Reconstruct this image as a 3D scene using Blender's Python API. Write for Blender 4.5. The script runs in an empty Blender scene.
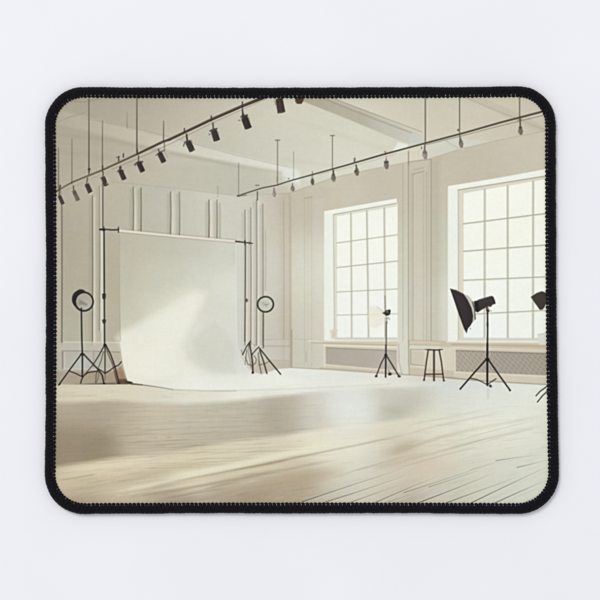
import bpy, math, random
import numpy as np

# ------------------------------------------------------------------ camera, world, lamps, exposure
S = 0.00046875            # metres of table per pixel of the 600 px photograph
CAM_H = 1.10
scene = bpy.context.scene

def at(px, py, z=0.0):
    """real point at height z that the overhead camera sees at (px, py)"""
    f = S * (1.0 - z / CAM_H)
    return ((px - 300.0) * f, (300.0 - py) * f, z)

cam_data = bpy.data.cameras.new("camera")
cam_data.sensor_width = 36.0
cam_data.lens = 36.0 * CAM_H / (600 * S)
cam_data.clip_start = 0.05
cam_data.clip_end = 20.0
cam = bpy.data.objects.new("camera", cam_data)
scene.collection.objects.link(cam)
cam.location = (0, 0, CAM_H)
scene.camera = cam

world = bpy.data.worlds.new("World")
scene.world = world
world.use_nodes = True
wbg = world.node_tree.nodes["Background"]
wbg.inputs[0].default_value = (0.955, 0.965, 1.0, 1)
wbg.inputs[1].default_value = 0.77

def area_lamp(name, loc, target, size, power, color):
    d = bpy.data.lights.new(name, 'AREA')
    d.shape = 'SQUARE'; d.size = size; d.energy = power; d.color = color
    o = bpy.data.objects.new(name, d); scene.collection.objects.link(o)
    o.location = loc
    v = [t - l for t, l in zip(target, loc)]
    import mathutils
    o.rotation_euler = mathutils.Vector(v).to_track_quat('-Z', 'Y').to_euler()
    return o

area_lamp("key_softbox", (-1.35, 1.75, 3.2), (0.0, 0.0, 0), 1.25, 60.0, (1.0, 0.985, 0.985))

scene.view_settings.view_transform = 'Standard'
scene.view_settings.look = 'None'
scene.view_settings.exposure = 0.0
scene.view_settings.gamma = 1.0

# PAINT-BEGIN ------------------------------------------------------ the printed picture, worked out as flat ink colours
PX0, PX1, PY0, PY1, PS = 50.0, 552.0, 91.0, 510.0, 2.0
PW = int((PX1 - PX0) * PS) + 1
PH = int((PY1 - PY0) * PS) + 1

class Canvas:
    def __init__(self):
        self.xs = PX0 + np.arange(PW) / PS
        self.ys = PY0 + np.arange(PH) / PS
        self.img = np.zeros((PH, PW, 3), np.float32)
        self.rng = np.random.RandomState(7)
    def box(self, x0, y0, x1, y1):
        i0 = max(0, int((x0 - PX0) * PS)); i1 = min(PW, int((x1 - PX0) * PS) + 2)
        j0 = max(0, int((y0 - PY0) * PS)); j1 = min(PH, int((y1 - PY0) * PS) + 2)
        if i1 <= i0 or j1 <= j0: return None
        X, Y = np.meshgrid(self.xs[i0:i1], self.ys[j0:j1])
        return (slice(j0, j1), slice(i0, i1)), X.astype(np.float32), Y.astype(np.float32)
    def put(self, sl, m, col, a=1.0):
        c = np.asarray(col, np.float32)
        m = (np.clip(m, 0, 1) * a)[..., None]
        self.img[sl] = self.img[sl] * (1 - m) + c * m
    def poly(self, pts, col, a=1.0, soft=0.9):
        p = np.asarray(pts, np.float32); s = soft
        b = self.box(p[:, 0].min() - s, p[:, 1].min() - s, p[:, 0].max() + s, p[:, 1].max() + s)
        if b is None: return
        sl, X, Y = b
        d = np.full(X.shape, 1e9, np.float32); ins = np.zeros(X.shape, bool)
        n = len(p)
        for i in range(n):
            ax, ay = p[i]; bx, by = p[(i + 1) % n]
            ex, ey = bx - ax, by - ay
            t = np.clip(((X - ax) * ex + (Y - ay) * ey) / (ex * ex + ey * ey + 1e-9), 0, 1)
            d = np.minimum(d, (X - ax - t * ex) ** 2 + (Y - ay - t * ey) ** 2)
            if abs(ey) > 1e-6:
                c = ((ay > Y) != (by > Y)) & (X < ex * (Y - ay) / ey + ax)
                ins ^= c
        d = np.sqrt(d); d = np.where(ins, -d, d)
        if callable(col): col = col(X, Y)
        if callable(a): a = a(X, Y)
        self.put(sl, 0.5 - d / s, col, a)
    def line(self, pts, w, col, a=1.0, soft=0.8, w2=None, a2=None, fade=0.0):
        """polyline w px wide; w2/a2: width/opacity at its far end"""
        p = np.asarray(pts, np.float32)
        if w2 is None: w2 = w
        if a2 is None: a2 = a
        L = np.concatenate([[0], np.cumsum(np.hypot(*(p[1:] - p[:-1]).T))]); T = L[-1] + 1e-9
        r = max(w, w2) / 2 + soft
        b = self.box(p[:, 0].min() - r, p[:, 1].min() - r, p[:, 0].max() + r, p[:, 1].max() + r)
        if b is None: return
        sl, X, Y = b
        m = np.zeros(X.shape, np.float32)
        for i in range(len(p) - 1):
            ax, ay = p[i]; ex, ey = p[i + 1] - p[i]
            t = np.clip(((X - ax) * ex + (Y - ay) * ey) / (ex * ex + ey * ey + 1e-9), 0, 1)
            d = np.sqrt((X - ax - t * ex) ** 2 + (Y - ay - t * ey) ** 2)
            u = (L[i] + t * (L[i + 1] - L[i])) / T
            ww = w + (w2 - w) * u; aa = a + (a2 - a) * u
            if fade: aa = aa * np.clip(u / fade, 0, 1) * np.clip((1 - u) / fade, 0, 1)
            m = np.maximum(m, np.clip(0.5 - (d - ww / 2) / soft, 0, 1) * aa)
        self.put(sl, m, col)
    def ell(self, cx, cy, rx, ry, col, a=1.0, ang=0, soft=0.8, ring=None):
        r = max(rx, ry) + soft + 1
        b = self.box(cx - r, cy - r, cx + r, cy + r)
        if b is None: return
        sl, X, Y = b
        c, s = math.cos(math.radians(ang)), math.sin(math.radians(ang))
        U = (X - cx) * c + (Y - cy) * s; V = -(X - cx) * s + (Y - cy) * c
        d = (np.sqrt((U / rx) ** 2 + (V / ry) ** 2) - 1) * min(rx, ry)
        if ring: d = np.abs(d) - ring / 2
        self.put(sl, 0.5 - d / soft, col, a)
    def glow(self, cx, cy, rx, ry, col, a=1.0, ang=0):
        """soft elliptical patch"""
        r = max(rx, ry) * 2.6
        b = self.box(cx - r, cy - r, cx + r, cy + r)
        if b is None: return
        sl, X, Y = b
        c, s = math.cos(math.radians(ang)), math.sin(math.radians(ang))
        U = (X - cx) * c + (Y - cy) * s; V = -(X - cx) * s + (Y - cy) * c
        self.put(sl, np.exp(-0.5 * ((U / rx) ** 2 + (V / ry) ** 2) * 1.6), col, a)

def field(pts, sig=34.0):
    """smooth colour field through (x, y, (r, g, b)) points"""
    P = [(x, y, np.array(c, np.float32)) for x, y, c in pts]
    def f(X, Y):
        acc = np.zeros(X.shape + (3,), np.float32); ws = np.full(X.shape, 1e-12, np.float32)
        for x, y, c in P:
            d2 = (X - x) ** 2 + (Y - y) ** 2
            w = np.exp(-d2 / (2 * sig * sig)) + 1e-3 / (1 + d2 / 900.0)
            acc += w[..., None] * c; ws += w
        return acc / ws[..., None]
    return f

def smooth_noise(rng, h, w, sx, sy):
    """value noise, cell sx by sy samples, -1..1"""
    gh, gw = int(h / sy) + 3, int(w / sx) + 3
    g = rng.uniform(-1, 1, (gh, gw)).astype(np.float32)
    y = np.arange(h) / sy; x = np.arange(w) / sx
    j = y.astype(int); i = x.astype(int); fy = y - j; fx = x - i
    fy = (fy * fy * (3 - 2 * fy))[:, None]; fx = (fx * fx * (3 - 2 * fx))[None, :]
    a = g[j][:, i]; b = g[j][:, i + 1]; c = g[j + 1][:, i]; d = g[j + 1][:, i + 1]
    return (a * (1 - fx) + b * fx) * (1 - fy) + (c * (1 - fx) + d * fx) * fy

def paint():
    C = Canvas(); P = C.poly; L = C.line; E = C.ell; G = C.glow
    DK = (62, 55, 50); BK = (34, 32, 32)
    # ---- ceiling
    P([(40, 80), (560, 80), (560, 210), (40, 210)], field([
        (60, 105, (170, 162, 147)), (60, 150, (181, 174, 159)), (60, 190, (185, 178, 163)), (100, 110, (172, 164, 149)),
        (110, 150, (183, 177, 161)), (150, 110, (180, 172, 157)), (150, 170, (195, 190, 174)), (200, 105, (190, 182, 166)),
        (200, 160, (202, 200, 186)), (230, 185, (188, 186, 173)), (250, 120, (202, 198, 182)), (280, 150, (205, 204, 190)),
        (300, 130, (207, 205, 189)), (340, 150, (213, 213, 198)), (370, 165, (215, 213, 199)), (330, 110, (203, 198, 181)),
        (400, 110, (199, 192, 174)), (430, 115, (199, 193, 175)), (380, 150, (215, 215, 201)), (470, 120, (203, 198, 181)),
        (510, 110, (200, 195, 177)), (540, 120, (200, 193, 177)), (450, 145, (207, 203, 188)), (410, 155, (215, 211, 194))]))
    # far ceiling beam, its lit underside and its faint edges
    P([(56, 108), (100, 121), (160, 136), (230, 153), (292, 168), (300, 172), (300, 186), (285, 177), (230, 163), (160, 149), (100, 134), (56, 124)],
      field([(60, 115, (184, 177, 161)), (130, 135, (194, 188, 172)), (200, 150, (209, 206, 192)), (250, 165, (219, 218, 205)), (292, 176, (222, 223, 214))]), 0.75, 3.5)
    L([(81, 118), (130, 127), (170, 137), (235, 155), (292, 168)], 0.7, (160, 154, 138), 0.35, 1.2)
    L([(56, 134), (110, 140), (170, 153), (240, 166), (280, 173)], 3.0, (168, 163, 147), 0.5, 4)
    L([(56, 100), (84, 102), (100, 99)], 0.7, (140, 132, 116), 0.5, 1)
    L([(57, 122), (70, 117), (84, 113)], 0.8, (146, 139, 124), 0.4, 1.4)
    L([(56, 150), (110, 158), (150, 168)], 4, (160, 154, 138), 0.18, 6)
    P([(230, 163), (285, 175), (290, 194), (240, 196), (160, 185), (150, 165)], (186, 183, 168), 0.35, 9)
    L([(284, 118), (330, 131), (380, 148), (396, 151)], 3, (196, 194, 178), 0.32, 5)
    L([(285, 160), (330, 165), (336, 167)], 3, (196, 195, 180), 0.4, 5)
    P([(284, 168), (296, 169), (298, 180), (284, 182)], (220, 222, 214), 0.55, 5)
    # big cross beam: grey side, pale edge lines
    P([(298, 96), (326, 96), (380, 116), (414, 131), (424, 136), (424, 143), (409, 144), (400, 141), (350, 120), (302, 101)],
      field([(310, 100, (178, 172, 154)), (350, 114, (183, 178, 162)), (395, 130, (192, 189, 175)), (415, 138, (202, 201, 189))], 16), 1, 1.2)
    L([(320, 97), (345, 107.5), (380, 121), (412, 133)], 0.8, (158, 151, 136), 0.75, 1)
    L([(326, 97), (350, 106.8), (385, 119.5), (418, 133)], 0.7, (206, 200, 184), 0.7, 1)
    L([(330, 97), (352, 105.5), (386, 118.5), (422, 132)], 0.7, (160, 153, 138), 0.8, 1)
    P([(398, 142), (408, 144.5), (408, 149), (392, 152)], (228, 230, 217), 0.8, 2)
    P([(410, 134), (425, 136), (425, 144), (409, 147)], (200, 201, 191), 0.8, 3)
    P([(426, 146), (455, 138), (500, 142), (470, 149), (446, 155), (428, 157)], (207, 208, 195), 0.7, 3)
    L([(446, 141), (458, 148), (468, 148)], 1.5, (184, 178, 162), 0.5, 2.5)
    # right hand beam
    P([(464, 97), (480, 97), (530, 118), (545, 128), (545, 134), (520, 124), (498, 113)], (188, 181, 164), 0.45, 2.5)
    L([(466, 98), (500, 112), (523, 121), (545, 130)], 0.8, (172, 165, 149), 0.6, 1.2)
    # ---- left (far) wall
    LW = [(40, 168), (112, 182), (160, 186.5), (238, 196), (262, 195), (291, 192.5), (291, 372), (240, 376), (40, 386)]
    P(LW, field([
        (58, 200, (183, 175, 160)), (75, 230, (175, 169, 152)), (75, 280, (179, 174, 157)), (75, 330, (183, 179, 162)), (100, 210, (187, 181, 165)),
        (110, 260, (185, 178, 160)), (110, 320, (185, 178, 160)), (130, 215, (187, 182, 166)), (155, 210, (191, 188, 174)), (190, 215, (198, 196, 183)), (230, 215, (205, 204, 191)),
        (228, 205, (202, 199, 185)), (250, 230, (205, 203, 191)), (250, 280, (208, 206, 195)), (270, 220, (202, 197, 183)), (270, 280, (205, 204, 191)), (270, 330, (205, 203, 189)),
        (288, 210, (188, 178, 161)), (289, 260, (202, 196, 182)), (289, 310, (198, 190, 175)), (289, 350, (190, 181, 166)), (255, 360, (207, 203, 191)), (75, 360, (185, 182, 168))], 20), 1, 1.2)
    P([(280, 190), (291, 190), (291, 372), (280, 372)], (182, 169, 151), 0.16, 12)
    L([(112, 182), (160, 186.5), (238, 196), (291, 193)], 0.6, (168, 162, 146), 0.4, 1.4)
    # battens: (x, y top, y bottom, strength, pale strip to the right, its width)
    WALLV = [(61.8, 200, 345, .80, 0, 0), (92.4, 196, 345, .70, 93.4, 5), (99.6, 186, 330, .35, 100.4, 3),
             (133.2, 187, 232, .70, 134, 6), (140.9, 188, 234, .70, 0, 0), (170.6, 192, 236, .75, 171.4, 7), (179.3, 192, 236, .55, 0, 0),
             (208.9, 200, 239, .85, 210, 6.5), (216.9, 200, 240, .60, 0, 0), (219.8, 203, 240, .30, 0, 0), (245.0, 210, 345, .55, 246, 3.5),
             (250.7, 208, 345, .50, 252, 5), (256.5, 200, 345, .50, 258, 4), (262.8, 204, 345, .45, 0, 0), (265.5, 230, 290, .15, 0, 0), (283.6, 200, 365, .16, 0, 0)]
    for x, y0, y1, a, xs, w in WALLV:
        if w: L([(xs + w * .3, y0 + 2), (xs + w * .3, y1)], w * .6, (214, 210, 197), .25, 2.0, a2=.6); L([(xs + .6, y0 + 1), (xs + .6, y1)], .8, (226, 222, 208), .45, 1, a2=.75); L([(xs + w * .75, y0 + 1), (xs + w * .75, y1)], 1.2, (196, 192, 178), .1, 2, a2=.4)
    for x, y0, y1, a, xs, w in WALLV:
        L([(x, y0), (x + 0.3, (y0 + y1) / 2), (x, y1)], 0.8, (118, 112, 100), a * .35, 1.0, a2=a * .95)
        L([(x, y0), (x + 0.35, (y0 + y1) / 2), (x, y1)], .75, (98, 92, 80), min(1, a * .95), 1.1)
        L([(x - 2.0, y0 + 3), (x - 2.0, y1)], 2.6, (142, 136, 120), a * .34, 3)
    L([(102.8, 183), (102.8, 228)], 1.3, (96, 92, 84), 0.85, 1.0)
    P([(54, 196), (60.6, 196), (60.6, 345), (54, 345)], (198, 188, 176), 0.65, 1.6)
    P([(101, 232), (103.4, 232), (103.4, 345), (101, 345)], (208, 210, 194), 0.7, 1)
    # dado rail, lower panels, skirting of the far wall
    P([(54, 342.5), (122, 342.5), (122, 352), (54, 352)], (192, 188, 174), 0.8, 1.4)
    L([(64, 342), (101, 342.3), (121, 342.6)], 1.1, (212, 208, 194), 0.8, 1)
    L([(62, 350.8), (95, 351.3), (120, 352)], 0.8, (138, 134, 122), 0.7, 1)
    P([(65, 353), (93, 353), (93, 368), (65, 368)], (184, 182, 170), 0.8, 1.2)
    G(80, 364, 7, 6, (190, 192, 188), 0.7); G(91, 356, 3, 7, (188, 187, 186), 0.4)
    L([(62.6, 352), (62.6, 368.6)], 1.6, (142, 137, 124), 0.8, 1.2)
    L([(64.4, 353), (64.4, 368)], 0.9, (206, 202, 190), 0.8, 1)
    L([(63, 368.8), (100, 369), (120, 370)], 1.0, (206, 200, 184), 0.6, 1.2)
    L([(93.6, 352), (93.6, 368)], 0.9, (146, 142, 132), 0.6, 1.2)
    P([(54, 371), (122, 371), (128, 384.5), (54, 384.5)], field([(60, 376, (176, 168, 152)), (90, 378, (170, 158, 142)), (120, 380, (164, 146, 124))]), 0.85, 3)
    P([(114, 371), (121, 366), (124, 372), (128, 384.5), (116, 384.5)], (162, 134, 108), 0.75, 2.5)
    P([(118, 379), (127, 379), (131, 384.5), (118, 384.5)], (96, 76, 60), 0.8, 2)
    P([(263, 340), (291, 339), (291, 372), (263, 372)], (200, 198, 184), 0.5, 2)
    L([(264, 339.4), (290, 339.4)], 0.8, (178, 172, 158), 0.5, 1.2)
    L([(264, 346), (290, 346.4)], 0.9, (166, 158, 143), 0.6, 1.2)
    L([(268, 360.4), (290, 360.8)], 0.9, (170, 162, 147), 0.5, 1.4)
    P([(252, 361), (291, 361), (291, 369), (252, 374)], (186, 176, 160), 0.5, 4)
    # ---- right wall
    RW = [(290, 193), (332, 178), (370, 169.5), (408, 162), (431, 158.5), (457, 150), (490, 142), (545, 131), (560, 128), (560, 392), (500, 388), (400, 380), (290, 372)]
    P(RW, field([
        (293, 205, (191, 184, 166)), (295, 260, (201, 197, 181)), (294, 320, (199, 192, 176)), (293, 350, (195, 189, 173)), (318, 200, (199, 193, 177)), (318, 270, (223, 223, 209)),
        (316, 320, (217, 216, 202)), (350, 195, (201, 196, 180)), (380, 185, (194, 187, 171)), (400, 180, (197, 191, 174)), (402, 240, (203, 200, 184)), (404, 310, (209, 207, 193)),
        (420, 200, (199, 194, 177)), (420, 260, (205, 203, 187)), (420, 320, (211, 211, 197)), (440, 180, (195, 190, 172)), (440, 240, (198, 196, 180)), (440, 310, (209, 209, 195)),
        (480, 165, (193, 187, 170)), (520, 150, (200, 195, 177)), (545, 150, (201, 195, 178)), (420, 360, (213, 211, 195)), (450, 365, (207, 202, 184)), (320, 360, (207, 205, 191))], 22), 1, 1.2)
    L([(290, 193), (332, 178), (370, 169.5), (408, 162)], 0.7, (172, 163, 147), 0.55, 1.2)
    L([(431, 158.5), (457, 150), (490, 142), (545, 131)], 0.7, (172, 163, 147), 0.5, 1.2)
    L([(290.2, 196), (290.5, 300), (290.6, 367)], 1.2, (166, 154, 138), 0.45, 3, a2=.7)
    L([(291.6, 330), (291.6, 367)], 0.9, (140, 128, 112), 0.5, 1.4)
    for x, a in ((304.6, .35), (308, .2), (311.4, .38), (313.5, .16)):
        L([(x, 198), (x, 366)], 0.6, (164, 155, 139), a * .8, 1.8)
    L([(304.6, 198), (311.4, 197)], 0.8, (158, 148, 132), 0.5, 1.2)
    P([(312, 200), (324, 198), (324, 340), (312, 340)], (206, 202, 190), 0.28, 4)
    # pilaster
    P([(409, 163), (431, 160), (431, 345), (409, 345)], (198, 190, 175), 0.35, 2)
    P([(431, 160), (440, 158), (440, 342), (431, 342)], (170, 161, 144), 0.26, 6)
    for x, y0, a, w in ((403, 165, .3, .8), (408.5, 152, .62, .9), (411.3, 172, .25, .8), (413, 174, .45, .8), (423.5, 174, .16, 1.5), (426.6, 172, .38, .8), (428.5, 165, .15, .8), (431.2, 160, .5, 1.1)):
        L([(x, y0), (x, 341)], w, (150, 140, 124), a, 1.1)
    L([(408.5, 162), (431, 159)], 0.8, (146, 137, 121), 0.6, 1.1)
    L([(412.8, 174.2), (424, 171.2)], 0.8, (150, 141, 125), 0.65, 1)
    L([(414, 170), (424, 167.5)], 0.7, (160, 151, 135), 0.5, 1)
    L([(414.5, 342), (414.5, 175.5)], 0.7, (208, 202, 188), 0.4, 1)
    # ---- windows
    GL = field([(340, 230, (239, 240, 229)), (380, 250, (238, 238, 225)), (350, 320, (235, 236, 227)), (385, 300, (238, 240, 229)), (470, 210, (238, 240, 227)), (520, 220, (240, 240, 227)),
                (480, 300, (238, 240, 229)), (540, 300, (236, 238, 223)), (475, 335, (232, 234, 230)), (350, 335, (234, 236, 231)), (520, 325, (234, 238, 229))])
    REV = (233, 235, 223)
    P([(324.3, 211.3), (396.4, 198.6), (397.6, 205), (397.6, 341), (324.3, 341)], REV, 1, 1.1)
    L([(325, 212), (396, 199.5)], 1.0, (240, 242, 231), .7, 1.2)
    P([(333, 214.3), (396.6, 203), (397.4, 339), (333.5, 339)], (217, 216, 202), 1, 1)
    P([(324.3, 214), (332.6, 215), (332.6, 341), (324.3, 341)], (229, 232, 221), .6, 2)
    P([(336.8, 216.4), (397.4, 206.3), (397.4, 337.6), (337.2, 337.6)], GL, 1, 0.9)
    L([(333.2, 214.6), (396.6, 203.2)], 0.7, (150, 148, 132), 0.75, 0.9)
    L([(333.4, 215), (334.6, 337)], 0.7, (176, 173, 156), 0.7, 1.0)
    L([(336.7, 216), (337.2, 337)], 0.5, (222, 218, 200), 0.7, 0.9)
    MUL = (182, 180, 165)
    for x0, x1, yt, w in ((350.9, 351.7, 213.5, 1.1), (366.8, 368.5, 211, 1.3), (384.2, 385.3, 208, 1.3)):
        L([(x0, yt), ((x0 + x1) / 2, 270), (x1, 338)], w + .15, MUL, .95, 1.3)
        L([(x0 + 1.1, yt), (x1 + 1.1, 338)], 0.6, (214, 213, 198), .5, .8)
    for a, b, w in (((337, 243), (397.4, 234.8), 1.0), ((337, 267.6), (397.4, 261), 1.1), ((337, 292), (397.4, 289), .9), ((337, 315.2), (397.4, 313.8), .8)):
        L([a, b], w, (180, 178, 163), .9, 0.9)
    P([(336, 337.4), (397.4, 337.4), (397.4, 340), (334, 340)], (204, 204, 192), 0.8, 1)
    # second window
    P([(448, 186.2), (500, 178), (548, 168.8), (548, 342), (448, 342)], REV, 1, 1.1)
    L([(449, 187), (546, 170)], 1.2, (241, 243, 232), .6, 1.5)
    P([(448, 189), (457.4, 191), (457.4, 341), (448, 341)], (228, 233, 224), .6, 2)
    P([(458, 190), (548, 175.4), (548, 340), (458, 340)], (214, 210, 195), 1, 1)
    P([(463.6, 193.3), (548, 178.8), (548, 338), (463.6, 338)], GL, 1, .9)
    L([(458, 190), (548, 175.6)], 0.9, (150, 147, 131), .8, 1.0)
    L([(458.2, 190), (458.4, 339)], 0.8, (172, 170, 154), .7, 1)
    L([(461.4, 193), (461.6, 338)], 1.3, (222, 212, 186), .7, 1.4)
    for x0, x1, yt in ((485.0, 484.8, 189.6), (507.9, 508.0, 185.8), (533.4, 533.2, 181.4)):
        L([(x0, yt), (x1, 338)], 1.8, (196, 193, 178), .95, 1.3)
        L([(x0 - .9, yt), (x1 - .9, 338)], 0.5, (158, 156, 140), .6, .8)
    for a, b, w in (((463.6, 223.8), (548, 213.2), 1.3), ((463.6, 251.3), (548, 244.8), 1.3), ((463.6, 280.3), (548, 276.7), 1.2), ((463.6, 314.6), (548, 310.2), 1.1)):
        L([a, b], w, (176, 174, 158), .9, 0.9)
        L([(a[0], a[1] + 1.1), (b[0], b[1] + 1.1)], .6, (216, 212, 196), .5, .9)
    P([(460, 337.6), (548, 338.4), (548, 341), (456, 341)], (206, 208, 198), 0.85, 1)
    # ---- sills, radiator grilles, dado, skirting
    P([(322, 340.8), (398, 340.4), (398, 346.8), (322, 344)], (204, 196, 176), 0.9, 1)
    L([(308, 340.6), (324, 340.8), (398, 341)], 1.3, (226, 222, 206), 0.8, 1)
    L([(312, 342.8), (324, 343.2), (397, 345.2)], 0.8, (172, 162, 143), 0.65, 1.1)
    P([(323.8, 344.8), (397.5, 347.2), (397.5, 371.8), (323.8, 367.8)], (206, 198, 180), 0.9, 1)
    L([(324, 345.2), (397, 347.4)], 1.2, (228, 222, 204), 0.9, 1)
    L([(324.4, 345), (324.4, 367)], 0.9, (224, 218, 202), 0.8, 1)
    P([(325.6, 347.2), (384, 349.4), (397, 350.6), (397, 370.4), (326, 364.2)], field([(328, 352, (178, 172, 159)), (350, 358, (180, 173, 160)), (378, 360, (186, 180, 167)), (395, 362, (194, 187, 176))]), 1, 1.1)
    for i in range(34):
        x = 327.5 + i * 2.05
        L([(x, 348 + i * .08), (x, 364 + i * .16)], 0.6, (156, 150, 140), .22, .9)
    L([(326, 347.8), (396, 351)], 0.9, (146, 140, 128), 0.55, 1.2)
    L([(325, 364.6), (397, 371)], 1.0, (222, 214, 198), 0.8, 1)
    L([(291, 368), (323, 369.4), (370, 372.6), (425, 376)], 1.2, (160, 148, 130), 0.75, 1.3)
    L([(320, 368), (370, 371), (400, 373)], .8, (146, 134, 116), 0.4, 1.3)
    L([(292, 338.8), (324, 340.6)], .8, (178, 168, 151), .4, 1.2)
    P([(293, 350), (322, 350), (322, 364), (293, 362)], (202, 198, 186), .45, 3); L([(306, 352), (306, 361)], 1, (170, 164, 150), .5, 2.5)
    # curtain edge / panel beside
    P([(396.6, 343), (400, 343), (402, 373), (397.6, 372)], (216, 208, 204), 0.7, 1.2)
    L([(398.6, 344), (399.2, 362), (402, 374)], 0.8, (158, 146, 132), .55, 1.1)
    L([(397.5, 341.6), (408, 342)], 1.2, (218, 208, 190), .7, 1.2)
    P([(409, 340), (448, 341.6), (448, 346), (409, 344)], (206, 194, 172), .7, 1.6)
    L([(409, 344.6), (440, 345.2), (456, 346)], .8, (166, 154, 134), .6, 1.1)
    L([(409, 340), (430, 340.6), (448, 342)], .8, (176, 166, 148), .55, 1.1)
    P([(411, 350), (424, 350), (426, 364), (411, 364)], (198, 192, 176), .7, 1.2)
    L([(410.6, 349.6), (410.8, 364.6), (424.5, 365.4)], 0.9, (150, 140, 124), .7, 1)
    L([(410.6, 349.4), (425, 349.4)], 0.9, (162, 152, 136), .65, 1)
    L([(412, 351), (423, 351)], 0.7, (220, 212, 196), .5, 1)
    L([(408.6, 341), (408.8, 362), (409.4, 375)], .9, (142, 130, 114), .7, 1.1)
    P([(409, 367), (455, 371), (455, 378.4), (409, 375)], (190, 180, 162), .6, 2)
    P([(440, 341.5), (548, 342.4), (548, 350.5), (440, 347)], (200, 190, 171), .9, 1.2)
    L([(447, 341.8), (548, 342.8)], 1.2, (228, 224, 208), .8, 1)
    L([(452, 344.4), (548, 346.4)], 1.0, (176, 163, 144), .7, 1.2)
    L([(452, 347.2), (548, 350.2)], 1.2, (216, 207, 188), .8, 1)
    L([(430, 346), (430, 371)], 6, (206, 197, 180), .35, 6)
    P([(453.6, 348.4), (548, 351.2), (548, 384), (453.6, 377.6)], (206, 198, 181), .9, 1)
    gx = field([(458, 360, (176, 169, 154)), (475, 360, (174, 166, 152)), (490, 362, (170, 163, 151)), (510, 364, (166, 160, 149)), (540, 366, (168, 161, 147))], 14)
    P([(455.8, 349.9), (548, 353), (548, 375.6), (456, 371.6)], gx, 1, 1)
    for j in range(13):
        for i in range(52):
            x = 457 + i * 1.78 + (j % 2) * .89; y = 351.4 + j * 1.62 + (x - 456) * .036
            if x < 547: C.ell(x, y, .55, .5, (200, 190, 182) if (i * 7 + j * 5) % 3 else (138, 129, 122), .42, 0, .8)
    L([(456, 350.6), (548, 353.8)], 0.9, (136, 124, 116), .6, 1.2)
    L([(455, 372.2), (548, 376.4)], 1.4, (222, 214, 196), .85, 1)
    L([(455, 348), (455, 372)], .9, (222, 214, 198), .7, 1)
    L([(425, 376), (454, 378.4), (475, 380.4), (500, 382.2), (548, 385)], 1.4, (150, 136, 116), .8, 1.5)
    # ---- vase and pot on the sills
    P([(329.6, 329.4), (331.5, 330.4), (333.2, 328.4), (335.8, 330), (338, 329.6), (336.4, 334), (336.4, 338.8), (330.8, 338.8), (330.8, 334)], (214, 207, 192), .9, 1.4)
    P([(332, 331), (335, 331), (335.4, 336), (332, 337)], (206, 192, 180), .5, 2)
    P([(537.6, 334.4), (548, 332.4), (548, 345), (539.4, 344.6), (538, 340)], (214, 214, 202), .95, 1.1)
    L([(537.8, 334.6), (548, 333)], .7, (178, 176, 164), .6, 1)
    # ---- floor
    FLOOR = [(40, 384.3), (128, 384.3), (140, 380), (236, 378), (262, 374), (278, 369), (291, 368), (330, 370), (370, 373), (425, 376.5), (475, 381), (548, 385.2), (560, 386), (560, 520), (40, 520)]
    FF = field([
        (60, 392, (206, 198, 178)), (90, 395, (212, 204, 184)), (125, 395, (211, 205, 186)), (160, 396, (214, 210, 193)), (200, 396, (221, 218, 203)), (250, 385, (226, 226, 214)), (290, 380, (226, 227, 216)),
        (330, 383, (222, 224, 214)), (370, 385, (222, 222, 210)), (400, 385, (218, 217, 206)), (430, 390, (206, 206, 196)), (460, 395, (212, 214, 206)), (500, 395, (214, 218, 208)), (540, 400, (222, 224, 212)),
        (60, 450, (176, 165, 144)), (60, 472, (214, 204, 180)), (60, 490, (192, 181, 159)), (90, 500, (182, 171, 151)), (100, 468, (214, 205, 181)), (100, 485, (200, 190, 167)),
        (140, 463, (216, 207, 184)), (140, 490, (190, 180, 158)), (170, 500, (172, 162, 144)), (190, 460, (212, 206, 182)), (190, 480, (206, 198, 175)), (230, 450, (214, 208, 186)), (230, 470, (206, 198, 176)),
        (230, 495, (176, 166, 148)), (270, 445, (210, 203, 182)), (270, 470, (202, 193, 171)), (270, 490, (174, 161, 141)), (310, 440, (226, 222, 204)), (300, 465, (202, 194, 173)), (300, 485, (178, 167, 148)),
        (340, 440, (227, 225, 209)), (340, 465, (214, 210, 193)), (330, 490, (198, 193, 177)), (370, 430, (224, 223, 206)), (370, 455, (216, 212, 196)), (375, 485, (202, 200, 185)), (400, 425, (220, 218, 200)),
        (395, 448, (190, 183, 165)), (400, 470, (208, 201, 185)), (410, 495, (198, 192, 178)), (440, 415, (222, 221, 204)), (440, 447, (214, 209, 192)), (430, 470, (207, 201, 183)), (450, 490, (199, 197, 182)),
        (480, 415, (226, 226, 210)), (480, 440, (218, 216, 200)), (480, 470, (207, 206, 191)), (520, 415, (226, 227, 211)), (520, 445, (217, 217, 202)), (520, 475, (208, 209, 195)), (545, 430, (216, 216, 201)), (500, 495, (204, 205, 191)), (540, 495, (207, 209, 195))], 15)
    P(FLOOR, FF, 1, 1.0)
    # wide bands of shade and of sunlight lying across the boards
    SH = [(40, 403), (70, 402.6), (118, 400.6), (150, 402.6), (185, 403.8), (229, 401.2), (290, 395), (330, 391), (372, 387), (405, 388), (440, 394), (442, 409), (410, 418.2), (345, 427), (290, 434), (236, 441), (170, 452.6), (116, 457.5), (40, 469)]
    SF = field([(60, 410, (180, 171, 154)), (60, 440, (158, 146, 127)), (100, 415, (178, 168, 151)), (100, 445, (156, 143, 123)), (125, 430, (188, 179, 160)), (160, 425, (198, 190, 172)), (150, 445, (190, 180, 160)),
                (200, 420, (194, 189, 173)), (200, 440, (186, 178, 160)), (240, 415, (190, 185, 170)), (245, 432, (187, 179, 162)), (290, 405, (186, 179, 165)), (285, 424, (180, 173, 157)), (320, 405, (208, 206, 195)),
                (320, 420, (208, 204, 190)), (350, 402, (222, 224, 216)), (360, 415, (220, 221, 209)), (390, 398, (202, 202, 190)), (395, 412, (188, 185, 170)), (425, 400, (196, 195, 183)), (435, 408, (206, 204, 188))], 14)
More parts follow.
